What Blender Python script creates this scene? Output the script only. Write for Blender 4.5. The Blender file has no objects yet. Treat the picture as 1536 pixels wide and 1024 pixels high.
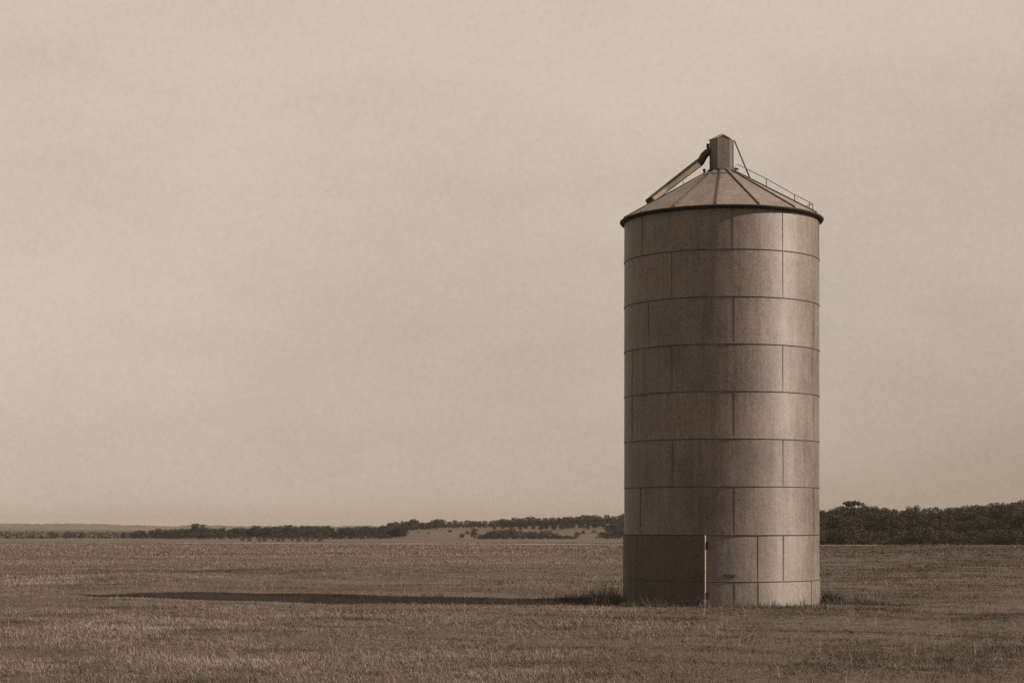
import bpy, math, random
import numpy as np
from mathutils import Vector, Matrix

random.seed(7)
RNG = np.random.default_rng(11)
R_ = math.radians
S = bpy.context.scene
COL = S.collection

# ------------------------------------------------------------------ camera model
F_PX, U0, VH, HC = 2815.0, 768.0, 786.0, 2.1      # focal length, centre column, eye level, eye height

cam_d = bpy.data.cameras.new('camera')
cam = bpy.data.objects.new('camera', cam_d)
COL.objects.link(cam)
cam.location = (0, 0, HC)
cam.rotation_euler = (R_(90), 0, 0)
cam_d.sensor_width = 36
cam_d.lens = F_PX / 1536 * 36
cam_d.shift_y = (VH - 512) / 1536
cam_d.clip_start = 0.1
cam_d.clip_end = 20000
S.camera = cam


def smooth(a, b, v):
    t = np.clip((np.asarray(v, float) - a) / (b - a), 0, 1)
    return t * t * (3 - 2 * t)


def ground(x, y):
    """Height of the land: a field falling gently away, a low wooded rise beyond it."""
    x = np.asarray(x, float)
    y = np.asarray(y, float)
    z = np.interp(y, [-600, 70, 140, 340, 560, 1000, 2500, 7000], [0, 0, -.32, -1.77, -2.3, -3.2, -6, -9])
    t = x / np.maximum(y, 60)
    rise = np.interp(t, [-.1, -.085, -.06, -.035, .0, .045, .09, .2], [0, .25, 2.0, 3.2, 3.5, 4.6, 5.0, 5.0])
    z = z + rise * smooth(572, 705, y) * (1 - .7 * smooth(900, 1500, y))
    z = z + 1.6 * smooth(.13, .17, t) * smooth(345, 395, y) * (1 - smooth(500, 700, y))
    near = 1 - smooth(70, 160, y)
    z = z + near * (.035 * np.sin(x * .62 + 1.3 * np.sin(y * .21)) * np.sin(y * .5 + .7 * np.sin(x * .17))
                    + .025 * np.sin(x * 1.31 + y * .77) * np.sin(y * 1.07 - x * .3))
    z = z + .12 * (1 - smooth(-12, -2, x)) * near
    d = np.hypot(x - SX, y - SY)
    z = z * smooth(3.0, 7.0, d) if np.ndim(z) else float(z) * float(smooth(3.0, 7.0, d))
    return z


SX, SY = 5.62, 50.4                                  # silo centre
RW = 2.6                                             # silo radius


def gz(x, y):
    return float(ground(np.array([x]), np.array([y]))[0])


def px(u, d):
    return (u - U0) / F_PX * d


# ------------------------------------------------------------------ mesh helpers
class MB:
    def __init__(self):
        self.v, self.f = [], []

    def add(self, verts, faces):
        o = len(self.v)
        self.v += [tuple(p) for p in verts]
        self.f += [tuple(i + o for i in f) for f in faces]
        return self

    def box(self, cx, cy, cz, sx, sy, sz, rot=None):
        pts = []
        for k in range(8):
            p = Vector(((k & 1) - .5, ((k >> 1) & 1) - .5, ((k >> 2) & 1) - .5))
            p = Vector((p.x * sx, p.y * sy, p.z * sz))
            if rot is not None:
                p = rot @ p
            pts.append(p + Vector((cx, cy, cz)))
        return self.add(pts, [(0, 2, 3, 1), (4, 5, 7, 6), (0, 1, 5, 4), (2, 6, 7, 3), (0, 4, 6, 2), (1, 3, 7, 5)])

    def tube(self, pts, rad, seg=8, caps=True):
        pts = [Vector(p) for p in pts]
        rad = [rad] * len(pts) if not hasattr(rad, '__len__') else rad
        vs, fs = [], []
        up = None
        for i, p in enumerate(pts):
            d = (pts[min(i + 1, len(pts) - 1)] - pts[max(i - 1, 0)]).normalized()
            if up is None:
                up = Vector((0, 0, 1)) if abs(d.z) < .9 else Vector((1, 0, 0))
            a = d.cross(up).normalized()
            b = a.cross(d).normalized()
            up = b
            for k in range(seg):
                an = 2 * math.pi * k / seg
                vs.append(p + (a * math.cos(an) + b * math.sin(an)) * rad[i])
        for i in range(len(pts) - 1):
            for k in range(seg):
                k2 = (k + 1) % seg
                fs.append((i * seg + k, i * seg + k2, (i + 1) * seg + k2, (i + 1) * seg + k))
        if caps:
            fs.append(tuple(range(seg))[::-1])
            fs.append(tuple((len(pts) - 1) * seg + k for k in range(seg)))
        return self.add(vs, fs)

    def lathe(self, prof, a0=0., a1=360., seg=96):
        """closed profile of (r, z) swept about z between two angles (0 = towards the viewer, positive right)"""
        full = abs(a1 - a0) >= 359.9
        n = seg if full else seg + 1
        m = len(prof)
        vs, fs = [], []
        for i in range(n):
            a = R_(a0 + (a1 - a0) * i / seg)
            for r, z in prof:
                vs.append((r * math.sin(a), -r * math.cos(a), z))
        for i in range(seg):
            j = (i + 1) % n
            for k in range(m):
                l = (k + 1) % m
                fs.append((i * m + k, j * m + k, j * m + l, i * m + l))
        if not full:
            fs.append(tuple(range(m)))
            fs.append(tuple((n - 1) * m + k for k in range(m))[::-1])
        return self.add(vs, fs)

    def build(self, name, mat, parent=None, smooth_angle=None):
        me = bpy.data.meshes.new(name)
        me.from_pydata(self.v, [], self.f)
        me.update()
        import bmesh
        bm = bmesh.new()
        bm.from_mesh(me)
        bmesh.ops.recalc_face_normals(bm, faces=bm.faces)
        bm.to_mesh(me)
        bm.free()
        if smooth_angle:
            me.shade_smooth()
            me.set_sharp_from_angle(angle=R_(smooth_angle))
        me.materials.append(mat)
        o = bpy.data.objects.new(name, me)
        COL.objects.link(o)
        if parent:
            o.parent = parent
        return o


def tag(o, label=None, cat=None, group=None, kind=None):
    if label:
        o['label'] = label
    if cat:
        o['category'] = cat
    if group:
        o['group'] = group
    if kind:
        o['kind'] = kind
    return o


def empty(name, loc, rz=0.):
    o = bpy.data.objects.new(name, None)
    COL.objects.link(o)
    o.location = loc
    o.rotation_euler = (0, 0, rz)
    o.empty_display_size = .3
    return o


def raw_mesh(name, V, nf_verts, cols, mat, quads=True):
    """fast mesh from numpy arrays: V (n*k, 3), k verts per face, one colour per face"""
    k = nf_verts
    nv = len(V)
    nf = nv // k
    me = bpy.data.meshes.new(name)
    me.vertices.add(nv)
    me.vertices.foreach_set('co', V.astype(np.float32).ravel())
    me.loops.add(nv)
    me.loops.foreach_set('vertex_index', np.arange(nv, dtype=np.int32))
    me.polygons.add(nf)
    me.polygons.foreach_set('loop_start', np.arange(0, nv, k, dtype=np.int32))
    me.polygons.foreach_set('loop_total', np.full(nf, k, dtype=np.int32))
    at = me.attributes.new('tone', 'FLOAT', 'FACE')
    at.data.foreach_set('value', cols.astype(np.float32))
    me.update(calc_edges=True)
    me.validate()
    me.materials.append(mat)
    return me


# ------------------------------------------------------------------ materials
def new_mat(name):
    m = bpy.data.materials.new(name)
    m.use_nodes = True
    nt = m.node_tree
    nt.nodes.clear()
    out = nt.nodes.new('ShaderNodeOutputMaterial')
    b = nt.nodes.new('ShaderNodeBsdfPrincipled')
    nt.links.new(b.outputs[0], out.inputs[0])
    return m, nt, b


def N(nt, t, **kw):
    n = nt.nodes.new(t)
    for k, v in kw.items():
        if k in n.inputs:
            n.inputs[k].default_value = v
        else:
            setattr(n, k, v)
    return n


def noise(nt, vec, scale, detail=4., rough=.55):
    n = N(nt, 'ShaderNodeTexNoise')
    n.inputs['Scale'].default_value = scale
    n.inputs['Detail'].default_value = detail
    n.inputs['Roughness'].default_value = rough
    nt.links.new(vec, n.inputs['Vector'])
    return n.outputs['Fac']


def mapping(nt, vec, scale):
    m = N(nt, 'ShaderNodeMapping')
    m.inputs['Scale'].default_value = scale
    nt.links.new(vec, m.inputs['Vector'])
    return m.outputs[0]


def math_(nt, op, a, b=None):
    n = N(nt, 'ShaderNodeMath', operation=op)
    for i, s in enumerate((a, b)):
        if s is None:
            continue
        if isinstance(s, (int, float)):
            n.inputs[i].default_value = s
        else:
            nt.links.new(s, n.inputs[i])
    return n.outputs[0]


def ramp(nt, fac, stops):
    r = N(nt, 'ShaderNodeValToRGB')
    e = r.color_ramp.elements
    while len(e) < len(stops):
        e.new(.5)
    for el, (p, c) in zip(e, stops):
        el.position = p
        el.color = (*c, 1)
    nt.links.new(fac, r.inputs[0])
    return r.outputs[0]


def mixc(nt, fac, a, b, mode='MIX'):
    n = N(nt, 'ShaderNodeMix', data_type='RGBA', blend_type=mode)
    ci = [i for i in n.inputs if i.type == 'RGBA']
    fi = n.inputs[0]
    if isinstance(fac, (int, float)):
        fi.default_value = fac
    else:
        nt.links.new(fac, fi)
    for s, i in zip((a, b), ci):
        if isinstance(s, tuple):
            i.default_value = (*s, 1)
        else:
            nt.links.new(s, i)
    return [o for o in n.outputs if o.type == 'RGBA'][0]


def scale_col(nt, col, fac):
    v = N(nt, 'ShaderNodeVectorMath', operation='SCALE')
    nt.links.new(col, v.inputs[0])
    nt.links.new(fac, v.inputs['Scale'])
    return v.outputs[0]


def sepia(v, sat=1.):
    """a warm grey of about that value: the whole place reads as one brown tone"""
    return (v * (1 + .16 * sat), v * (1 - .05 * sat), v * (1 - .19 * sat))


def galvanised(name, base, metallic=.35, rough=.5, vary=.3, streak=1.0, spec=.5, aniso=0.):
    m, nt, b = new_mat(name)
    tc = N(nt, 'ShaderNodeTexCoord')
    v = tc.outputs['Object']
    st = noise(nt, mapping(nt, v, (3.2, 3.2, .22)), 1.6, 6, .6)           # rain streaks
    st2 = noise(nt, mapping(nt, v, (9, 9, .5)), 1.6, 5, .65)              # finer runs
    st = math_(nt, 'ADD', st, math_(nt, 'MULTIPLY', math_(nt, 'SUBTRACT', st2, .5), .55))
    big = noise(nt, v, .9, 5, .6)                                         # weathered blotches
    fine = noise(nt, v, 42, 2, .8)                                        # fine speckle put into the colour to imitate film grain
    mid = noise(nt, mapping(nt, v, (1, 1, .5)), 6, 5, .7)
    f = math_(nt, 'MULTIPLY', math_(nt, 'SUBTRACT', st, .5), .9 * streak)
    f = math_(nt, 'ADD', f, math_(nt, 'MULTIPLY', math_(nt, 'SUBTRACT', big, .5), 1.25))
    f = math_(nt, 'ADD', f, math_(nt, 'MULTIPLY', math_(nt, 'SUBTRACT', fine, .5), 1.9))
    f = math_(nt, 'ADD', f, math_(nt, 'MULTIPLY', math_(nt, 'SUBTRACT', mid, .5), .7))
    oi = N(nt, 'ShaderNodeObjectInfo')
    f = math_(nt, 'ADD', f, math_(nt, 'MULTIPLY', math_(nt, 'SUBTRACT', oi.outputs['Random'], .5), .35))
    sp = noise(nt, v, 17, 2, .7)  # coarser speckle, likewise put into the colour as film grain
    f = math_(nt, 'ADD', f, math_(nt, 'MULTIPLY', math_(nt, 'SUBTRACT', sp, .5), 1.5))
    f = math_(nt, 'ADD', math_(nt, 'MULTIPLY', f, vary), .5)
    c = ramp(nt, f, [(0, sepia(base * .4, 1.25)), (.5, sepia(base, 1.25)), (1, sepia(base * 1.7, 1.25))])
    nt.links.new(c, b.inputs['Base Color'])
    b.inputs['Metallic'].default_value = metallic
    b.inputs['Specular IOR Level'].default_value = spec
    if aniso:                                        # sheets drawn and streaked up and down: the gleam runs tall
        b.inputs['Anisotropic'].default_value = aniso
        b.inputs['Anisotropic Rotation'].default_value = .25
        tg = N(nt, 'ShaderNodeTangent', direction_type='RADIAL', axis='Z')
        nt.links.new(tg.outputs[0], b.inputs['Tangent'])
    rr = math_(nt, 'ADD', math_(nt, 'MULTIPLY', mid, .25), rough - .12)
    nt.links.new(rr, b.inputs['Roughness'])
    bp = N(nt, 'ShaderNodeBump')
    bp.inputs['Strength'].default_value = .25
    bp.inputs['Distance'].default_value = .05
    nt.links.new(noise(nt, mapping(nt, v, (1, 1, .6)), 2.2, 3, .5), bp.inputs['Height'])
    nt.links.new(bp.outputs[0], b.inputs['Normal'])
    return m


def plain(name, base, rough=.7, metallic=0., vary=.35, scale=9.):
    m, nt, b = new_mat(name)
    tc = N(nt, 'ShaderNodeTexCoord')
    f = noise(nt, tc.outputs['Object'], scale, 5, .65)
    c = ramp(nt, f, [(.25, sepia(base * (1 - vary))), (.75, sepia(base * (1 + vary)))])
    nt.links.new(c, b.inputs['Base Color'])
    b.inputs['Roughness'].default_value = rough
    b.inputs['Metallic'].default_value = metallic
    return m


def foliage(name, base, sat=1.2, lo=.6, hi=1.5, trans=.0):
    m, nt, b = new_mat(name)
    at = N(nt, 'ShaderNodeAttribute', attribute_name='tone')
    oi = N(nt, 'ShaderNodeObjectInfo')
    f = math_(nt, 'ADD', at.outputs['Fac'], math_(nt, 'MULTIPLY', math_(nt, 'SUBTRACT', oi.outputs['Random'], .5), .3))
    c = ramp(nt, f, [(0, sepia(base * lo, sat * 1.25)), (1, sepia(base * hi, sat * .6))])
    nt.links.new(c, b.inputs['Base Color'])
    b.inputs['Roughness'].default_value = .75
    b.inputs['Specular IOR Level'].default_value = .2
    return m


M = {}
M['wall'] = galvanised('galvanised_wall', .080, .12, .60, .85, 1.2, .9, .5)
M['roof'] = galvanised('galvanised_roof', .092, .15, .55, .6, 1.6)
M['door'] = galvanised('dark_door_sheet', .050, .1, .7, .5)
M['seam'] = plain('dark_seam', .042, .6, .2)
M['dark'] = plain('dark_iron', .022, .75, .1)
M['pipe'] = galvanised('pipe_metal', .46, .1, .5, .3)
M['chute_shade'] = galvanised('chute_shade_sheet', .075, .1, .6, .3)
M['pale'] = plain('pale_edge_metal', .27, .55, .2, .25)
M['turret'] = galvanised('turret_sheet', .085, .3, .45, .4)
M['turret_cap'] = galvanised('turret_cap_sheet', .16, .3, .45, .25)
M['leaf'] = foliage('oak_leaves', .019, 1.5, .8, 1.2)
M['bark'] = plain('oak_bark', .045, .9)
M['weed'] = foliage('weed_blades', .07, 1.3, .45, 1.7)
M['straw'] = foliage('dry_stalks', .16, 1.2, .5, 1.5)


# ------------------------------------------------------------------ land
def field_material(name, lo, mid, hi):
    m, nt, b = new_mat(name)
    g = N(nt, 'ShaderNodeNewGeometry')
    v = g.outputs['Position']
    n1 = noise(nt, v, .035, 5, .6)
    n2 = noise(nt, mapping(nt, v, (.35, .12, 1)), .5, 6, .65)
    n3 = noise(nt, v, 3.1, 5, .7)
    n4 = noise(nt, mapping(nt, v, (.02, .14, 1)), 1., 4, .6)
    f = math_(nt, 'ADD', math_(nt, 'MULTIPLY', n1, .3), math_(nt, 'MULTIPLY', n2, .25))
    f = math_(nt, 'ADD', f, math_(nt, 'MULTIPLY', n3, .25))
    f = math_(nt, 'ADD', f, math_(nt, 'MULTIPLY', n4, .2))
    c = ramp(nt, f, [(.34, sepia(lo, 1.3)), (.5, sepia(mid, 1.3)), (.66, sepia(hi, 1.3))])
    nt.links.new(c, b.inputs['Base Color'])
    b.inputs['Roughness'].default_value = .95
    b.inputs['Specular IOR Level'].default_value = .1
    bp = N(nt, 'ShaderNodeBump')
    bp.inputs['Strength'].default_value = .7
    bp.inputs['Distance'].default_value = .12
    nt.links.new(noise(nt, v, 5., 5, .7), bp.inputs['Height'])
    nt.links.new(bp.outputs[0], b.inputs['Normal'])
    return m


M['field'] = field_material('dry_field', .038, .062, .088)
M['track'] = field_material('pale_track', .19, .23, .27)


def grid_mesh(name, xs, ys, hfun, mat):
    X, Y = np.meshgrid(xs, ys)
    Z = hfun(X, Y)
    V = np.stack([X, Y, Z], -1).reshape(-1, 3)
    nx, ny = len(xs), len(ys)
    i = np.arange(ny - 1)[:, None] * nx + np.arange(nx - 1)[None, :]
    Fq = np.stack([i, i + 1, i + nx + 1, i + nx], -1).reshape(-1, 4)
    me = bpy.data.meshes.new(name)
    me.vertices.add(len(V))
    me.vertices.foreach_set('co', V.astype(np.float32).ravel())
    me.loops.add(Fq.size)
    me.loops.foreach_set('vertex_index', Fq.astype(np.int32).ravel())
    me.polygons.add(len(Fq))
    me.polygons.foreach_set('loop_start', np.arange(0, Fq.size, 4, dtype=np.int32))
    me.polygons.foreach_set('loop_total', np.full(len(Fq), 4, dtype=np.int32))
    me.update(calc_edges=True)
    me.shade_smooth()
    me.materials.append(mat)
    o = bpy.data.objects.new(name, me)
    COL.objects.link(o)
    return o


us = np.linspace(-1, 1, 420) * math.asinh(4500 / 22)
gx = 22 * np.sinh(us) + 2
vs_ = np.linspace(-math.asinh(300 / 22), math.asinh(7000 / 22), 420)
gy = 22 * np.sinh(vs_) + 40
tag(grid_mesh('field', gx, gy, ground, M['field']), kind='structure')




# pale strip of a track along the far edge of the field
tx = np.linspace(-70, 160, 160)
tw = np.array([-1, -.4, .4, 1.])
Xc = np.repeat(tx[None, :], 4, 0)
cy = np.interp(tx, [-70, -20, 40, 160], [392, 378, 345, 318])
Yc = cy[None, :] + tw[:, None] * (3.2 + 1.2 * np.sin(tx * .23) + .8 * np.sin(tx * .61))[None, :]
Zc = ground(Xc, Yc) + .06
mb = MB()
mb.add(np.stack([Xc, Yc, Zc], -1).reshape(-1, 3).tolist(),
       [(r * 160 + c, r * 160 + c + 1, (r + 1) * 160 + c + 1, (r + 1) * 160 + c) for r in range(3) for c in range(159)])
tag(mb.build('path', M['track']), kind='structure')


# distant hills: long low wooded ridges, lumpy along the top
def ridge(name, dist, depth, x0, x1, prof, lump, mat, step):
    xs = np.arange(x0, x1, step)
    ys = dist + np.linspace(-depth, depth, 26)
    ph = RNG.uniform(0, 6, 12)

    def h(X, Y):
        t = X / dist * F_PX + U0
        top = HC + (VH - np.interp(t, *zip(*prof))) / F_PX * dist
        b = ground(X, Y) - 1
        s = 1 - ((Y - dist) / depth) ** 2
        l = sum(np.sin(X / (7. + 5.7 * k) + ph[k] + Y / (11. + 3 * k)) / (1 + .25 * k) for k in range(6)) / 3.2
        r = RNG.uniform(-1, 1, X.shape)
        return b + (top - b) * np.clip(s, 0, 1) ** .6 + (lump * l + lump * .55 * r) * np.clip(s * 2, 0, 1)
    o = grid_mesh(name, xs, ys, h, mat)
    o.data.shade_flat()
    return tag(o, kind='structure')


M['hill_far'] = plain('wooded_hill', .042, .95, 0, .6, .03)
M['hill_near'] = plain('wooded_flat', .028, .95, 0, .45, .04)
ridge('hills', 2300, 300, -1300, 900, [(-600, 787), (0, 785.5), (30, 786), (55, 788.5), (90, 786.5), (120, 785.5), (160, 788),
      (200, 789), (260, 790), (400, 790), (1200, 789)], 2.0, M['hill_far'], 6)
ridge('hills', 1250, 130, -700, 100, [(-600, 792), (0, 794), (60, 795), (120, 796), (200, 796), (300, 797), (900, 800)],
      .9, M['hill_near'], 3.5)


# ------------------------------------------------------------------ the silo
silo = empty('grain_silo', (SX, SY, 0), R_(-6.4))
tag(silo, 'tall cylindrical sheet metal grain silo with a conical roof standing alone in the dry field', 'grain silo')


def on(r, deg, z):
    a = R_(deg)
    return (r * math.sin(a), -r * math.cos(a), z)


LEV = [-.25, .64, 1.83, 3.07, 4.285, 5.496, 6.70, 7.907, 9.115, 10.21]
SEAMS = [[7.5, 21, 63, -35, -62, 110, 150, 200, 245],                                    # base course
         [21, 37.6, -49, -81, 95, 150, 205, 250],
         [7.4, 68, -54, 125, 180, 240],
         [37.4, -28.8, 100, 160, 215, 265],
         [7.2, -64, 68, 128, 185, 240],
         [37.2, -29, -64, 100, 160, 215],
         [7.2, -46.5, 68, 128, 185, 240],
         [37.2, -29.2, 100, 160, 215, 265],
         [6.4, 37, 78, -52, 135, 190, 245]]
for i in range(9):
    z0, z1 = LEV[i], LEV[i + 1]
    ro = RW + (.02 if i == 0 else .0)
    c = MB().lathe([(ro + .006, z0), (ro + .002, z0 + .3 * (z1 - z0)), (ro, z1), (ro - .03, z1), (ro - .03, z0)], seg=128) \
        .build('base_course' if i == 0 else 'wall_course', M['wall'], silo, 30)
    for a in SEAMS[i]:
        if i < 2 and -88 < a < -9.5:
            continue
        h = z1 - z0 - .03
        low = .05 if (a in (7.2, 7.4) and i in (4, 6)) else 0
        w = .022 if i < 2 else (.015 if a > -10 else .009)
        MB().box(*on(ro + .002, a, (z0 + z1) / 2 + low / 2), w, .014, h - low, Matrix.Rotation(R_(a), 3, 'Z')).build('seam_strip', M['seam'], c)
for i in range(1, 9):
    z = LEV[i]
    g = .0 if i > 2 else (.006 if i == 2 else .020)
    MB().lathe([(RW + .012 + g, z - .012), (RW + .016 + g, z), (RW + .010 + g, z + .010), (RW - .01, z + .010), (RW - .01, z - .012)], seg=128) \
        .build('seam_band', M['seam'], silo, 40)

# dark sheet door on the shaded side, with its pale edge
dr = MB().lathe([(RW + .036, .06), (RW + .036, .62), (RW + .030, .625), (RW + .030, .645), (RW + .036, .65), (RW + .036, 1.81), (RW + .012, 1.81), (RW + .012, .06)], -86, -9.6, 40).build('door', M['door'], silo, 25)
for a in (-57,):
    MB().box(*on(RW + .036, a, .93), .012, .010, 1.70, Matrix.Rotation(R_(a), 3, 'Z')).build('door_batten', M['seam'], dr)
MB().box(*on(RW + .038, -9.0, .92), .022, .050, 1.80, Matrix.Rotation(R_(38), 3, 'Z')).build('door_edge', M['pale'], dr)
for z in (1.58, .30):
    MB().box(*on(RW + .03, -7.4, z), .05, .05, .16, Matrix.Rotation(R_(-7.9), 3, 'Z')).build('hinge', M['dark'], dr)

# small latch bar low on the lit side
lt = MB().box(*on(RW + .022, 4.7, .79), .24, .014, .045, Matrix.Rotation(R_(4.7), 3, 'Z'))
lt.box(*on(RW + .008, 2.2, .80), .03, .03, .075, Matrix.Rotation(R_(2), 3, 'Z'))
lt.box(*on(RW + .008, 7.2, .79), .03, .03, .06, Matrix.Rotation(R_(7), 3, 'Z'))
lt.build('latch_bar', M['dark'], silo)

# roof
RE, SL, ZE = 2.68, .563, 10.235


def zr(r):
    return ZE + (2.7 - r) * SL


roof = MB()
NSEG = 15
vs, fs = [], []
radii = [RE, 2.1, 1.5, .95, .5, .22]
for k in range(NSEG * 8):
    a = -3 + 360 * k / (NSEG * 8)
    t = (k % 8) / 8
    for r in radii:
        vs.append(on(r, a, zr(r) - .03 * math.sin(math.pi * t) * r / RE))
m = len(radii)
n = NSEG * 8
for k in range(n):
    k2 = (k + 1) % n
    for j in range(m - 1):
        fs.append((k * m + j, k2 * m + j, k2 * m + j + 1, k * m + j + 1))
roof.add(vs, fs)
rf = roof.build('roof', M['roof'], silo, 60)
for k in range(NSEG):
    a = -3 + 24 * k
    rot = Matrix.Rotation(R_(a), 3, 'Z') @ Matrix.Rotation(math.atan(SL), 3, 'X')
    r0, r1 = .32, RE - .01
    L = (r1 - r0) * math.sqrt(1 + SL * SL)
    rm = (r0 + r1) / 2
    MB().box(*on(rm, a, zr(rm) + .012), .034, L, .038, rot).build('roof_rib', M['seam'], rf)
MB().lathe([(.62, zr(.62) + .012), (.585, zr(.585) + .012), (.585, zr(.585) - .04), (.62, zr(.62) - .04)], seg=60).build('roof_collar', M['seam'], rf, 40)
prof = [(2.70, ZE + .0), (2.722, ZE - .015), (2.720, ZE - .030), (2.70, ZE - .060), (2.63, ZE - .090), (2.58, ZE - .090), (2.58, ZE - .0)]
MB().lathe(prof, seg=128).build('eave_rim', M['dark'], rf, 50)

# turret: six sided head house with a gabled front and a pitched cap
TR, TA, ZB, ZT, ZP = .325, [-76, -16, 44, 104, 164, 224], 11.50, 12.40, 12.58
tu = MB()
low = [on(TR, a, ZB) for a in TA]
top = [on(TR, a, ZT) for a in TA]
midp = on(TR * .866, 14, ZT + .085)
tu.add(low + top + [midp], [(k, (k + 1) % 6, 6 + (k + 1) % 6, 6 + k) for k in range(6) if k != 1] + [(1, 2, 8, 12, 7), (5, 4, 3, 2, 1, 0)])
tw_ = tu.build('turret', M['turret'], silo)
cp = MB()
o_ = .014
topo = [on(TR + o_, a, ZT + .012) for a in TA]
mido = on(TR * .866 + .022, 14, ZT + .10)
apex = (0.01, 0.0, ZP)
loop = [topo[0], topo[1], mido, topo[2], topo[3], topo[4], topo[5]]
und = [(p[0], p[1], p[2] - .014) for p in loop] + [(apex[0], apex[1], apex[2] - .014)]
k7 = 7
cp.add(loop + [apex] + und, [(i, (i + 1) % 7, 7) for i in range(7)] + [((i + 1) % 7 + 8, i + 8, 15) for i in range(7)]
       + [(i, i + 8, (i + 1) % 7 + 8, (i + 1) % 7) for i in range(7)])
cp.build('turret_cap', M['turret_cap'], tw_)
for a, w in ((-16, .012), (104, .022)):
    MB().tube([on(TR + .004, a, ZB), on(TR + .004, a, ZT)], w * .5, 6).build('corner_post', M['dark'] if a > 0 else M['turret'], tw_)
MB().box(*on(TR + .05, 96, 11.63), .06, .16, .05, Matrix.Rotation(R_(96), 3, 'Z')).build('bracket', M['dark'], tw_)
MB().lathe([(.40, zr(.40) + .0), (.36, zr(.36) + .05), (.30, zr(.36) + .05), (.30, zr(.4) - .05)], seg=36).build('turret_flashing', M['dark'], tw_, 40)
MB().tube([on(TR + .03, 100, ZT - .0), on(.785, 92, zr(.785) + .01)], .021, 6).build('brace_rod', M['dark'], silo)

# filling pipe with its elbow
p_top = Vector(on(.60, -84, 12.0 - .21))
p_bot = Vector(on(1.86, -84, zr(1.86) + .11))
e0 = Vector(on(.26, -84, 12.12))
up_ = Vector((0, 1, 0)).cross(d_ := (p_bot - p_top).normalized())
up_ = up_ if up_.z > 0 else -up_
sd_ = d_.cross(up_).normalized()


def duct(w0, h0, w1, h1, lo0=-1., hi0=1., lo1=-1., hi1=1.):
    vv = []
    for P_, w_, h_, lo, hi in ((p_top, w0, h0, lo0, hi0), (p_bot, w1, h1, lo1, hi1)):
        vv += [P_ + sd_ * w_ + up_ * h_ * lo, P_ - sd_ * w_ + up_ * h_ * lo, P_ - sd_ * w_ + up_ * h_ * hi, P_ + sd_ * w_ + up_ * h_ * hi]
    return MB().add(vv, [(0, 1, 2, 3), (7, 6, 5, 4), (0, 4, 5, 1), (1, 5, 6, 2), (2, 6, 7, 3), (3, 7, 4, 0)])


chute = duct(.085, .098, .075, .084).build('filling_chute', M['pipe'], silo)
duct(.096, .098, .085, .084, .32, 1.08, .30, 1.1).build('chute_shade_strip', M['chute_shade'], chute)  # added dark strip: stands in for shade along the chute's upper side
MB().tube([e0, Vector(on(.38, -84, 12.07)), Vector(on(.46, -84, 11.99)), p_top - d_ * .06, p_top + d_ * .015], [.10, .104, .108, .112, .118], 10).build('pipe_elbow', M['dark'], chute, 50)
MB().tube([p_bot - d_ * .03, p_bot + d_ * .14, p_bot + d_ * .16], [.10, .10, .085], 8).build('pipe_foot', M['dark'], chute, 50)
MB().box(*on(.36, -84, 12.25), .1, .07, .11, Matrix.Rotation(R_(-84), 3, 'Z')).build('pipe_flange', M['dark'], chute)
MB().tube([on(.455, -88, zr(.455) - .02), on(.455, -88, zr(.455) + .10), on(.455, -88, zr(.455) + .11)], [.028, .028, .028], 8) \
    .tube([on(.455, -88, zr(.455) + .10), on(.455, -88, zr(.455) + .14)], .042, 8).build('vent_stub', M['dark'], silo)

# guard rail down the right hand slope: a front and a back run joined at the eave
rail = MB()
F0 = .02
hz = .27


def rp(x, y, dz=0.):
    return (x, y, zr(math.hypot(x, y)) + dz)


gr = MB().tube([(.33, F0, zr(.33) + .02), (.42, F0, zr(.42) + .09 + hz * .55), rp(1.2, F0, hz), rp(1.95, F0, hz * .92), (2.43, F0, zr(2.43) + hz * 1.0)], .0095, 6).build('guard_rail', M['dark'], silo)
MB().tube([(2.43, F0, zr(2.43) + hz - .01), rp(2.16, F0, .03)], .0085, 6).build('rail_strut', M['dark'], gr)
for x in (1.2, 1.95, 2.34, 2.43):
    MB().tube([rp(x, F0, -.02), (x, F0, zr(math.hypot(x, F0)) + hz)], .013, 6).build('rail_post', M['dark'], gr)
# low hand rail along the left hand slope
lr = MB().tube([rp(-2.49, .02, .01), rp(-2.51, .02, .07), rp(-2.42, .02, .085), rp(-1.75, .02, .075)], .011, 6).build('eave_rail', M['dark'], silo)
for x, h in ((-1.99, .14), (-1.02, .17)):
    MB().tube([rp(x, .12, -.02), rp(x, .12, h)], .010, 6).build('rail_post', M['dark'], lr)


# ------------------------------------------------------------------ trees
def unit(n):
    v = RNG.normal(size=(n, 3))
    return v / np.linalg.norm(v, axis=1, keepdims=True)


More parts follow.
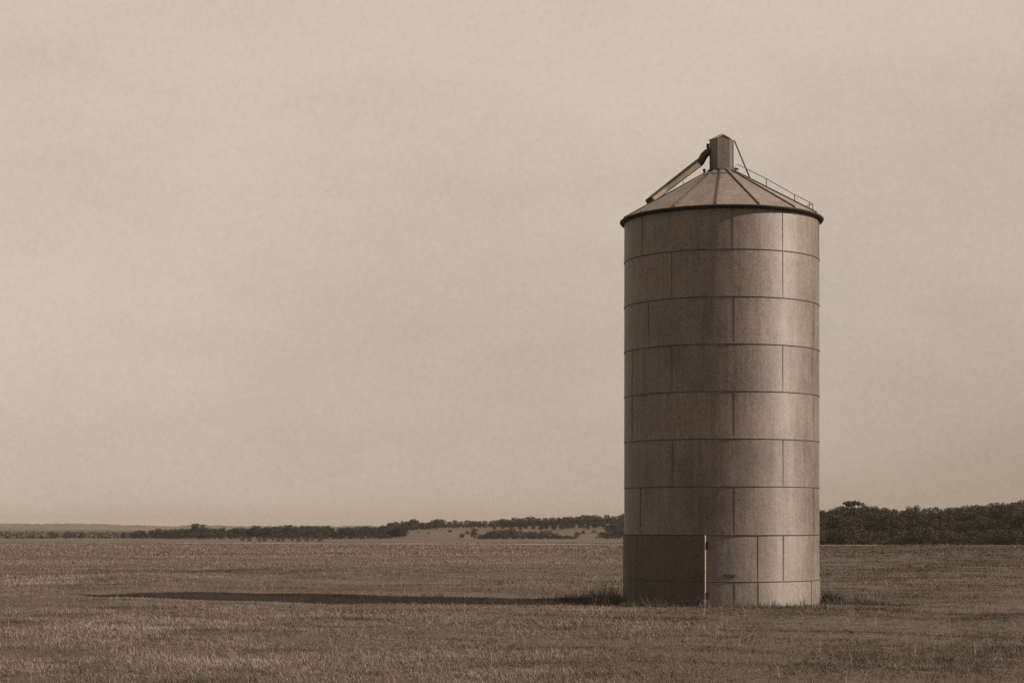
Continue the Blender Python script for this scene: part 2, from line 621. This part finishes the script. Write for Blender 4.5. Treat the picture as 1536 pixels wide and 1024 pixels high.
def leaf_mesh(name, blobs, per_area, size, mat):
    """leaf clumps spread through and over a set of ellipsoid blobs (cx, cy, cz, rx, ry, rz)"""
    Vs, Ts = [], []
    for (cx, cy, cz, rx, ry, rz) in blobs:
        n = int(per_area * (rx * ry + ry * rz + rx * rz))
        d = unit(n)
        rad = RNG.uniform(.35, 1.0, (n, 1)) ** .5 * (1 + RNG.normal(0, .07, (n, 1)))
        P = np.array([cx, cy, cz]) + d * rad * np.array([rx, ry, rz])
        # a leaf clump faces roughly outward but tumbles
        nrm = d + unit(n) * .9
        nrm /= np.linalg.norm(nrm, axis=1, keepdims=True)
        a = np.cross(nrm, unit(n))
        a /= np.linalg.norm(a, axis=1, keepdims=True)
        b = np.cross(nrm, a)
        s = size * RNG.uniform(.5, 1.25, (n, 1))
        k = RNG.uniform(.45, 1., (n, 1))
        Q = np.stack([P - a * s - b * s * k * .5, P + a * s * .3 - b * s * k, P + a * s + b * s * k * .4, P - a * s * .2 + b * s * k], 1)
        Vs.append(Q.reshape(-1, 3))
        Ts.append(np.clip(RNG.normal(RNG.uniform(.25, .7), .18, n), 0, 1))
    return raw_mesh(name, np.concatenate(Vs), 4, np.concatenate(Ts), mat)


def make_tree(kind, H=6., W=3., bare=.12, nb=16, flat=.6, dense=26, size=.26):
    """one tree: its crown of blobs on limbs and its tapered trunk, as two meshes"""
    blobs, tm = [], MB()
    zt = H * bare
    fork = Vector((random.uniform(-.15, .15), random.uniform(-.15, .15), H * (bare + .14)))
    tm.tube([(0, 0, -.4), (.03, .02, zt * .5), fork], [.05 * H * .55, .035 * H * .55, .03 * H * .55], 8)
    for k in range(nb):
        an = 2 * math.pi * (k * .618 + random.uniform(-.06, .06))
        t = (k + .5) / nb
        rr = W * (.25 + .62 * math.sqrt(random.random()))
        zc = H * (bare + .10) + (H * (1 - bare - .10) - W * .25) * t
        rr *= math.sqrt(max(.05, 1 - (max(0, t - .3) / .78) ** 2))
        c = Vector((rr * math.cos(an), rr * math.sin(an), zc))
        s = W * random.uniform(.22, .44)
        blobs.append((c.x, c.y, c.z, s, s * random.uniform(.8, 1.1), s * flat * random.uniform(.8, 1.15)))
        if k % 2 == 0:
            mid = fork.lerp(c, .5) + Vector((0, 0, .12 * H * random.random()))
            tm.tube([fork, mid, c], [.011 * H, .007 * H, .003 * H], 5)
    blobs.append((0, 0, H * .5, W * .6, W * .6, H * .28))
    cm = leaf_mesh(kind + '_crown', blobs, dense, size, M['leaf'])
    return cm, tm


PROTO = {}


def proto(kind, n, **kw):
    PROTO[kind] = []
    for _ in range(n):
        cm, tm = make_tree(kind, **kw)
        o = tm.build('trunk', M['bark'])
        tme = o.data
        bpy.data.objects.remove(o)
        PROTO[kind].append((cm, tme))


proto('oak', 8, H=6., W=2.9, bare=.09, nb=24, flat=.60, dense=95, size=.115)
proto('scrub', 6, H=3., W=1.9, bare=.03, nb=14, flat=.75, dense=80, size=.10)
proto('flat', 1, H=6., W=1.7, bare=.74, nb=14, flat=.42, dense=60, size=.15)
proto('cedar', 2, H=3.6, W=1.3, bare=.03, nb=16, flat=.9, dense=60, size=.13)
NTREE = [0]


def tree(kind, name, x, y, H, label, group=None, wide=1., sink=.1, cat='tree'):
    base = {'oak': 6., 'scrub': 3., 'flat': 6., 'cedar': 3.6}[kind]
    cm, tme = random.choice(PROTO[kind])
    s = H / base
    o = empty(name, (x, y, gz(x, y) - sink), random.uniform(0, 6.28))
    o.scale = (s * wide, s * wide, s)
    tag(o, label, cat, group)
    for nm, me in (('trunk', tme), ('crown', cm)):
        c = bpy.data.objects.new(nm, me)
        COL.objects.link(c)
        c.parent = o
    NTREE[0] += 1
    return o


def top_z(v, d):
    return HC + (VH - v) / F_PX * d


def row(kind, name, d, jit, prof, u0, u1, step, label, group, drop=(0, 4), wide=(1., 1.3), hmax=11., cat='tree', hmin=1.2):
    u = u0
    while u < u1:
        dd = d + random.uniform(-jit, jit)
        v = float(np.interp(u, *zip(*prof))) + random.uniform(*drop)
        x = px(u, dd)
        H = min(hmax, max(hmin, top_z(v, dd) - gz(x, dd)))
        tree(kind, name, x, dd, H, label, group, random.uniform(*wide), cat=cat)
        u += step * random.uniform(.6, 1.4)


RIGHT = [(1180, 762), (1228, 760), (1250, 757), (1268, 752), (1300, 751.5), (1318, 755), (1350, 757), (1400, 758), (1440, 757), (1480, 754),
         (1500, 751), (1536, 748), (1620, 750)]
G_R = 'dark oaks of the wood on the right'
L_R = 'dark bushy oak in the dense wood behind the silo on the right'
row('oak', 'oak_tree', 392, 6, RIGHT, 1190, 1620, 10, L_R, G_R, (-4, 7), (.55, 1.0))
row('oak', 'oak_tree', 376, 6, RIGHT, 1195, 1620, 14, L_R, G_R, (2, 12), (.8, 1.15))
row('oak', 'oak_tree', 360, 5, RIGHT, 1200, 1610, 17, L_R, G_R, (8, 24), (.9, 1.3))
G_S = 'low shrubs at the foot of the right wood'
row('scrub', 'shrub', 349, 3, [(1200, 792), (1600, 792)], 1205, 1600, 11, 'low dark shrub at the foot of the wood right of the silo', G_S,
    (-6, 12), (1., 1.5), cat='shrub')
tree('flat', 'oak_tree', px(1281, 384), 384, top_z(748, 384) - gz(px(1281, 384), 384), 'tall flat topped tree rising above the wood just right of the silo', cat='tree')

LEFT = [(60, 800), (180, 796), (205, 795), (240, 791), (255, 790), (280, 789), (350, 790), (385, 786), (400, 787), (440, 785),
        (470, 786), (500, 787), (515, 788), (540, 786), (575, 785), (600, 784), (620, 786)]
G_L = 'oaks of the long tree belt on the left'
L_L = 'small dark oak in the long belt of trees across the left field edge'
row('oak', 'oak_tree', 600, 12, LEFT, 186, 610, 9.5, L_L, G_L, (-1, 3), (.8, 1.2))
row('oak', 'oak_tree', 572, 8, LEFT, 240, 600, 12, L_L, G_L, (2, 8), (.9, 1.3))
row('scrub', 'shrub', 556, 5, [(200, 800), (620, 800)], 240, 590, 10, 'low shrub along the foot of the left tree belt', 'shrubs under the left tree belt',
    (-4, 5), (1., 1.6), cat='shrub')
tree('oak', 'oak_tree', px(296, 592), 592, top_z(782.5, 592) - gz(px(296, 592), 592), 'tall round oak standing above the left end of the tree belt', wide=1.25)
CREST = [(560, 786), (590, 781), (620, 777), (640, 780), (660, 776), (670, 780), (690, 779), (720, 780), (760, 776), (790, 774), (830, 772),
         (870, 771), (900, 770), (935, 769), (1000, 768)]
G_C = 'oaks along the crest of the low rise'
L_C = 'small oak on the crest of the low rise left of the silo'
row('oak', 'oak_tree', 728, 10, CREST, 585, 990, 8, L_C, G_C, (-1, 3), (.8, 1.2), hmin=3.)
row('scrub', 'oak_tree', 697, 6, [(560, 789), (590, 784), (640, 783), (700, 784), (780, 778), (1000, 773)], 585, 990, 7, L_C, G_C, (-1, 4), (.9, 1.3), hmin=1.8)
row('oak', 'oak_tree', 706, 8, CREST, 575, 660, 9, L_C, G_C, (1, 5), (.8, 1.2), hmin=2.5)
row('oak', 'oak_tree', 690, 8, CREST, 770, 990, 9, L_C, G_C, (4, 10), (.8, 1.2), hmin=2.5)
row('oak', 'oak_tree', 655, 8, CREST, 800, 990, 11, 'small oak partway up the low rise left of the silo', 'oaks partway up the low rise', (9, 17), (.8, 1.2), hmin=2.)
FRONT = [(718, 797), (730, 796), (745, 791), (762, 789), (780, 794), (800, 794), (815, 792), (830, 796), (850, 801), (862, 804)]
row('scrub', 'shrub', 566, 5, FRONT, 722, 864, 8, 'dark bush in the clump below the rise between the cedar and the silo', 'bushes in the clump below the rise',
    (-1, 3), (.9, 1.3), cat='shrub')
row('scrub', 'shrub', 552, 4, [(700, 801), (870, 803)], 720, 868, 9, 'dark bush in the clump below the rise between the cedar and the silo', 'bushes in the clump below the rise',
    (-2, 2), (1.1, 1.6), cat='shrub')
row('scrub', 'shrub', 575, 8, [(905, 795), (935, 787), (980, 785)], 904, 985, 9, 'dark bush close against the left edge of the silo below the rise', 'bushes beside the silo edge',
    (-1, 4), (1., 1.4), cat='shrub')
row('oak', 'oak_tree', 618, 8, [(905, 791), (918, 783), (935, 777), (985, 774)], 914, 985, 8, 'dark oak against the left edge of the silo, in front of the rise', 'oaks beside the silo edge', (-1, 4), (.8, 1.2), hmin=2.)
row('oak', 'oak_tree', 664, 8, [(735, 789), (800, 783), (985, 779)], 742, 985, 10, 'small oak partway up the low rise left of the silo', 'oaks partway up the low rise', (-1, 7), (.8, 1.2), hmin=1.6)
tree('cedar', 'cedar_tree', px(711, 560), 560, 3.7, 'small pointed dark cedar at the left end of the bush clump below the rise', cat='tree')
tree('scrub', 'shrub', px(693, 590), 590, 1.7, 'lone small round bush on the open slope left of the pointed cedar', cat='shrub')
row('scrub', 'shrub', 640, 30, [(610, 797), (700, 795), (940, 793)], 628, 925, 24, 'small scattered shrub on the open pale slope below the crest', 'scattered shrubs on the open slope', (-4, 6), (.9, 1.5), cat='shrub', hmin=.7, hmax=1.5)
tree('scrub', 'shrub', px(866, 600), 600, 2.0, 'lone small bush on the pale slope right of the bush clump', cat='shrub')
for u, h, w, lab in ((78, 2.3, 1., 'leftmost dark shrub on the far field edge'),
                     (103, 2.6, 1.5, 'broad dark shrub on the far field edge, second from the left'),
                     (124, 2.2, .8, 'narrow upright shrub on the far field edge beside the broad one'),
                     (208, 3.0, 1.2, 'dark round shrub just left of the long tree belt'),
                     (49, 1.2, 1.2, 'tiny pale shrub at the far left of the field edge')):
    tree('scrub', 'shrub', px(u, 590), 590, h, lab, None, w, cat='shrub')
# low scrub covering the land between the field edge and the hills at the far left: one mass, nobody could count it
bl = []
for _ in range(620):
    dd = 600 + 520 * random.random() ** 1.5
    uu = random.uniform(-70, 260)
    xx = px(uu, dd)
    sz = random.uniform(.3, .85) * (1 + .5 * (dd > 800))
    bl.append((xx, dd, gz(xx, dd) + sz * .3, sz * random.uniform(1.4, 3.4), sz * 1.4, sz))
M['scrub'] = foliage('scrub_leaves', .058, 1.4, .6, 1.4)
tag(COL.objects.link(bpy.data.objects.new('scrubland', leaf_mesh('scrubland', bl, 16, .42, M['scrub']))) or bpy.data.objects['scrubland'], kind='stuff')
row('scrub', 'shrub', 470, 18, [(360, 808), (490, 809)], 364, 486, 11, 'small scattered shrub in front of the left tree belt', 'scattered shrubs before the left belt', (-2, 2), (1., 1.6), cat='shrub', hmin=.8)


# ------------------------------------------------------------------ grass
def patch(x, y):
    """0..1: how tall and thick the grass stands; drifts of matted and upright grass"""
    p = (.9 * np.sin(x * .33 + 1.9 * np.sin(y * .12 + .8)) * np.sin(y * .41 + 1.3 * np.sin(x * .19)) + np.sin(x * .9 + 2 * np.sin(y * .35)) * np.sin(y * .55 + 1.7 * np.sin(x * .27)) + np.sin(x * 2.3 + y * .4) * np.sin(y * 1.1 - x * .5) * .7
         + np.sin(x * .21 - y * .1) * .6)
    return np.clip(.5 + .3 * p, 0, 1)


def blades(x, y, z, h, w, lean, az, tone, face=None):
    """curved blades as two stacked pieces: a quad and a tip, 2 quads each"""
    n = len(x)
    fa = RNG.uniform(0, 2 * np.pi, n) if face is None else face
    sx, sy = np.cos(fa), np.sin(fa)
    lx, ly = np.cos(az), np.sin(az)
    P = np.stack([x, y, z], 1)
    side = np.stack([sx, sy, np.zeros(n)], 1)
    ld = np.stack([lx, ly, np.zeros(n)], 1)
    up = np.array([0, 0, 1.])
    c1 = P + ld * (h * lean * .35)[:, None] + up * (h * .58)[:, None] * np.sqrt(np.clip(1 - lean * lean * .3, .2, 1))[:, None]
    c2 = P + ld * (h * lean)[:, None] + up * (h * np.sqrt(np.clip(1 - lean * lean * .8, .05, 1)))[:, None]
    hw = (w * .5)[:, None]
    q1 = np.stack([P - side * hw, P + side * hw, c1 + side * hw * .75, c1 - side * hw * .75], 1)
    q2 = np.stack([c1 - side * hw * .75, c1 + side * hw * .75, c2 + side * hw * .12, c2 - side * hw * .12], 1)
    V = np.concatenate([q1, q2], 1).reshape(-1, 3)
    return V, np.repeat(tone, 2)


GV, GT = [], []
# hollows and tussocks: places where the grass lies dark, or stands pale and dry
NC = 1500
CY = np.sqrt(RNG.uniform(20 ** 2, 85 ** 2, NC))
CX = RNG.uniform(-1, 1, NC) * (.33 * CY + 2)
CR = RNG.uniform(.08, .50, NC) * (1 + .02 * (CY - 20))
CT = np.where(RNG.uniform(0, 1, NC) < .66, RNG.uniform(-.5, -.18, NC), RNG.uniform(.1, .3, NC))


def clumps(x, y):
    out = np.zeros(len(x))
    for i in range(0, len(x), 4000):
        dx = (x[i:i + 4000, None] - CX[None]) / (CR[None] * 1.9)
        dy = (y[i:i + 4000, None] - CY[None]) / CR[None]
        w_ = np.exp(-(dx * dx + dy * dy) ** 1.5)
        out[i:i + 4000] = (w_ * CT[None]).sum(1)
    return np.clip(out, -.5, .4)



def sow(y0, y1, dens, nb, hgt, wid, spread):
    A = .30 * (y1 * y1 - y0 * y0) * 1.12 + 5 * (y1 - y0)
    n = int(A * dens)
    yy = np.sqrt(RNG.uniform(y0 * y0, y1 * y1, n))
    xx = RNG.uniform(-1, 1, n) * (.315 * yy + 2.)
    p = patch(xx, yy)  # matted drifts; also painted into the blade tone as hummock shade
    keep = (RNG.uniform(0, 1, n) < .45 + .55 * p) & (np.hypot(xx - SX, yy - SY) > RW + .05)
    xx, yy, p = xx[keep], yy[keep], p[keep]
    n = len(xx)
    tz = np.clip(RNG.normal(.36 + .45 * (p - .5) - .62 * smooth(.0, .25, xx / yy), .14, n), 0, 1)  # lens falloff painted in: blade tone darkens towards the right
    drift = np.sin(xx * .11 + 1.7 * np.sin(yy * .045)) * np.sin(yy * .09 + 1.1 * np.sin(xx * .05)) + .6 * np.sin(xx * .05 - yy * .17 + 2.)
    tz = np.clip(tz + .09 * drift, 0, 1)
    if y0 < 90:
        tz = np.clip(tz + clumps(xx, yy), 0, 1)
    th = hgt * np.exp(RNG.normal(-.1, .35, n)) * (.55 + .75 * p)
    X = np.repeat(xx, nb) + RNG.normal(0, spread, n * nb)
    Y = np.repeat(yy, nb) + RNG.normal(0, spread, n * nb)
    k = (np.hypot(X - SX, Y - SY) > RW + .03) & (np.abs(Y - np.interp(X, [-70, -20, 40, 160], [392, 378, 345, 318])) > 3.6)
    Z = ground(X, Y) - .01
    H = np.repeat(th, nb) * RNG.uniform(.5, 1.25, n * nb)
    T = np.clip(np.repeat(tz, nb) + RNG.normal(0, .16, n * nb), 0, 1)
    W = wid * RNG.uniform(.6, 1.4, n * nb)
    L = np.clip(RNG.beta(2.8, .75, n * nb), .05, 1.06)
    AZ = np.where(RNG.uniform(0, 1, n * nb) < .35, RNG.normal(2.6, .8, n * nb), RNG.uniform(0, 2 * np.pi, n * nb))
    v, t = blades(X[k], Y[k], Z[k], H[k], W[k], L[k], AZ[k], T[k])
    GV.append(v)
    GT.append(t)


sow(20, 32, 130, 9, .075, .0055, .08)
sow(32, 46, 75, 9, .065, .007, .08)
sow(46, 62, 42, 9, .055, .009, .10)
sow(62, 95, 18, 9, .065, .013, .13)
sow(95, 150, 6.5, 9, .075, .022, .18)
sow(150, 260, 1.8, 9, .10, .045, .3)
sow(260, 420, .45, 9, .14, .09, .6)
# scattered taller pale stalks
n = 1400
yy = np.sqrt(RNG.uniform(20 ** 2, 75 ** 2, n))
xx = RNG.uniform(-1, 1, n) * (.315 * yy + 2)
k = np.hypot(xx - SX, yy - SY) > RW + .1
xx, yy = xx[k], yy[k]
n = len(xx)
v, t = blades(xx, yy, ground(xx, yy), RNG.uniform(.12, .30, n), np.full(n, .008), RNG.uniform(.1, .6, n), RNG.uniform(0, 6.28, n), RNG.uniform(.7, 1., n))
GV.append(v)
GT.append(t)
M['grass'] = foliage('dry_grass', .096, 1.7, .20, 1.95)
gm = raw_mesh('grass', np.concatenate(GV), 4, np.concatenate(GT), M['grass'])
go = bpy.data.objects.new('grass', gm)
COL.objects.link(go)
tag(go, kind='stuff')


# weeds against the silo's foot
def weeds(name, cx, cy, rx, ry, n, hgt, label, mat, tone=(.1, .6), wid=.008, lean=(.1, .95), cat='weeds', group=None):
    th = RNG.uniform(0, 2 * np.pi, n)
    rr = np.sqrt(RNG.uniform(0, 1, n))
    X, Y = rx * rr * np.cos(th), ry * rr * np.sin(th)
    k = np.hypot(X + cx - SX, Y + cy - SY) > RW + .09
    X, Y, rr = X[k], Y[k], rr[k]
    n = len(X)
    H = hgt * (1.05 - .6 * rr) * np.exp(RNG.normal(-.15, .4, n))
    bz = gz(cx, cy)
    v, t = blades(X, Y, ground(X + cx, Y + cy) - bz - .02, H, np.full(n, wid) * RNG.uniform(.6, 1.4, n), RNG.uniform(*lean, n), RNG.uniform(0, 6.28, n),
                  RNG.uniform(*tone, n))
    me = raw_mesh(name, v, 4, t, mat)
    o = bpy.data.objects.new(name, me)
    COL.objects.link(o)
    o.location = (cx, cy, bz)
    return tag(o, label, cat, group)


def at(u, d):
    return px(u, d), d


w = weeds
w('weed_clump', *at(912, 50.5), .55, .9, 1100, .50, 'tall dark weed clump against the left foot of the silo in its shadow', M['weed'], (.15, .8))
w('weed_clump', *at(882, 50.8), .8, .8, 900, .33, 'dark low weed patch on the shadow, a step left of the silo foot', M['weed'])
w('weed_clump', *at(842, 51.3), .8, .6, 500, .26, 'thin dark weed patch on the shadow, farthest left from the silo', M['weed'])
w('weed_clump', *at(975, 47.9), .9, .35, 420, .28, 'ragged weeds along the foot of the dark door', M['weed'], (.1, .8))
w('weed_clump', *at(1062, 47.3), .28, .28, 170, .34, 'small curved weed tuft below the pale door edge', M['weed'], (.2, .9), .010, (.4, .95))
w('weed_clump', *at(1122, 47.2), .8, .3, 420, .24, 'low dark weeds along the front foot of the silo', M['weed'], (.0, .6))
w('weed_clump', *at(1243, 50.0), .42, .45, 1200, .32, 'dense dark weed tuft at the right foot of the silo', M['weed'], (.0, .35), .016)
w('weed_clump', *at(1283, 49.3), .95, .6, 1500, .24, 'sparse low weeds a step to the right of the silo', M['weed'], (.0, .5))
w('weed_clump', *at(1330, 48.6), .9, .6, 500, .13, 'thin low weeds in the field, farthest right from the silo foot', M['weed'], (.1, .6))
w('weed_clump', *at(1185, 46.9), 1.3, .40, 1300, .17, 'low ragged grass tuft before the lit front of the silo base', M['weed'], (.2, .9))
w('dry_stalk', *at(1162, 47.45), .10, .06, 14, .42, 'thin dry stalks against the lit silo base, left of the pair', M['weed'], (.1, .5), .010, (.1, .5))
w('dry_stalk', *at(1203, 47.8), .10, .06, 14, .42, 'thin dry stalks against the lit silo base, right of the pair', M['weed'], (.1, .5), .010, (.1, .5))
w('dry_stalk', *at(898, 49.0), .3, .3, 22, .60, 'tall pale dry stalks standing in front of the shadow by the silo', M['straw'], (.4, 1.), .010, (.05, .4))
w('dry_stalk', *at(208, 29.0), .12, .12, 10, .36, 'small tuft of tall pale stalks in the left foreground', M['straw'], (.5, 1.), .008, (.05, .4))


# ------------------------------------------------------------------ haze, sky, sun
hb = MB().box(0, 3000, 12, 9400, 8600, 50)
hm = bpy.data.materials.new('haze_air')
hm.use_nodes = True
nt = hm.node_tree
nt.nodes.clear()
out = nt.nodes.new('ShaderNodeOutputMaterial')
pv = nt.nodes.new('ShaderNodeVolumePrincipled')
pv.inputs['Color'].default_value = (.40, .36, .31, 1)
pv.inputs['Density'].default_value = .00014
pv.inputs['Anisotropy'].default_value = 0
nt.links.new(pv.outputs[0], out.inputs['Volume'])
tag(hb.build('haze', hm), kind='stuff')

EL, AZ = 33.8, 10.0
to_sun = Vector((math.cos(R_(EL)) * math.cos(R_(AZ)), -math.cos(R_(EL)) * math.sin(R_(AZ)), math.sin(R_(EL))))
sd = bpy.data.lights.new('sun', 'SUN')
sd.energy = 5.0
sd.angle = R_(.6)
sd.color = (1, .865, .73)
so = bpy.data.objects.new('sun', sd)
COL.objects.link(so)
so.rotation_euler = to_sun.to_track_quat('Z', 'Y').to_euler()
so.location = (60, -20, 60)

wd = bpy.data.worlds.new('World')
S.world = wd
wd.use_nodes = True
nt = wd.node_tree
nt.nodes.clear()
out = nt.nodes.new('ShaderNodeOutputWorld')
bg = nt.nodes.new('ShaderNodeBackground')
sky = nt.nodes.new('ShaderNodeTexSky')
sky.sky_type = 'NISHITA'
sky.sun_disc = False
sky.sun_elevation = R_(EL)
sky.sun_rotation = math.atan2(to_sun.x, to_sun.y)
sky.dust_density = 4
bw = nt.nodes.new('ShaderNodeRGBToBW')
nt.links.new(sky.outputs[0], bw.inputs[0])
tc = nt.nodes.new('ShaderNodeTexCoord')
v = tc.outputs['Generated']
# a thin even veil of cloud over the whole sky: soft banks, stretched along the horizon
c1 = noise(nt, mapping(nt, v, (1.2, 1.2, 3.)), 2.2, 7, .55)
c2 = noise(nt, mapping(nt, v, (1., 1., 2.2)), 9., 6, .7)
c3 = noise(nt, v, 330., 3, .8)  # finest mottle is not cloud: added to imitate film grain
cl = math_(nt, 'ADD', math_(nt, 'MULTIPLY', math_(nt, 'SUBTRACT', c1, .5), .56), math_(nt, 'MULTIPLY', math_(nt, 'SUBTRACT', c2, .5), .14))
cl = math_(nt, 'ADD', cl, math_(nt, 'MULTIPLY', math_(nt, 'SUBTRACT', c3, .5), .24))
veil = math_(nt, 'ADD', math_(nt, 'MULTIPLY', cl, 5.0), 5.0)
lum = math_(nt, 'ADD', math_(nt, 'MULTIPLY', bw.outputs[0], .05), veil)
# a dusty murk low in the sky, thicker towards the right
sx = nt.nodes.new('ShaderNodeSeparateXYZ')
nt.links.new(v, sx.inputs[0])
el_ = math_(nt, 'MAXIMUM', sx.outputs[2], 0.)
murk = math_(nt, 'POWER', 2.718, math_(nt, 'MULTIPLY', el_, -9.))
side = math_(nt, 'ADD', .20, math_(nt, 'MULTIPLY', math_(nt, 'MAXIMUM', math_(nt, 'MINIMUM', sx.outputs[0], .4), -.15), .75))
ms = math_(nt, 'MULTIPLY', murk, side)
lum = math_(nt, 'MULTIPLY', lum, math_(nt, 'SUBTRACT', 1., ms))
tint = nt.nodes.new('ShaderNodeCombineXYZ')
tint.inputs[0].default_value, tint.inputs[1].default_value, tint.inputs[2].default_value = 1.225, 1.056, .890
nt.links.new(mixc(nt, ms, scale_col(nt, tint.outputs[0], lum), (1.02, .89, .66), 'MULTIPLY'), bg.inputs['Color'])
bg.inputs['Strength'].default_value = .060
nt.links.new(bg.outputs[0], out.inputs[0])

vs = S.view_settings
vs.view_transform = 'Standard'
vs.look = 'None'
vs.exposure = .7
vs.gamma = 1
vs.use_curve_mapping = False
S.render.engine = 'CYCLES'
S.cycles.use_denoising = False
S.cycles.max_bounces = 5
S.cycles.volume_bounces = 1
S.cycles.transparent_max_bounces = 4
print('trees', NTREE[0], 'blade faces', len(gm.polygons))
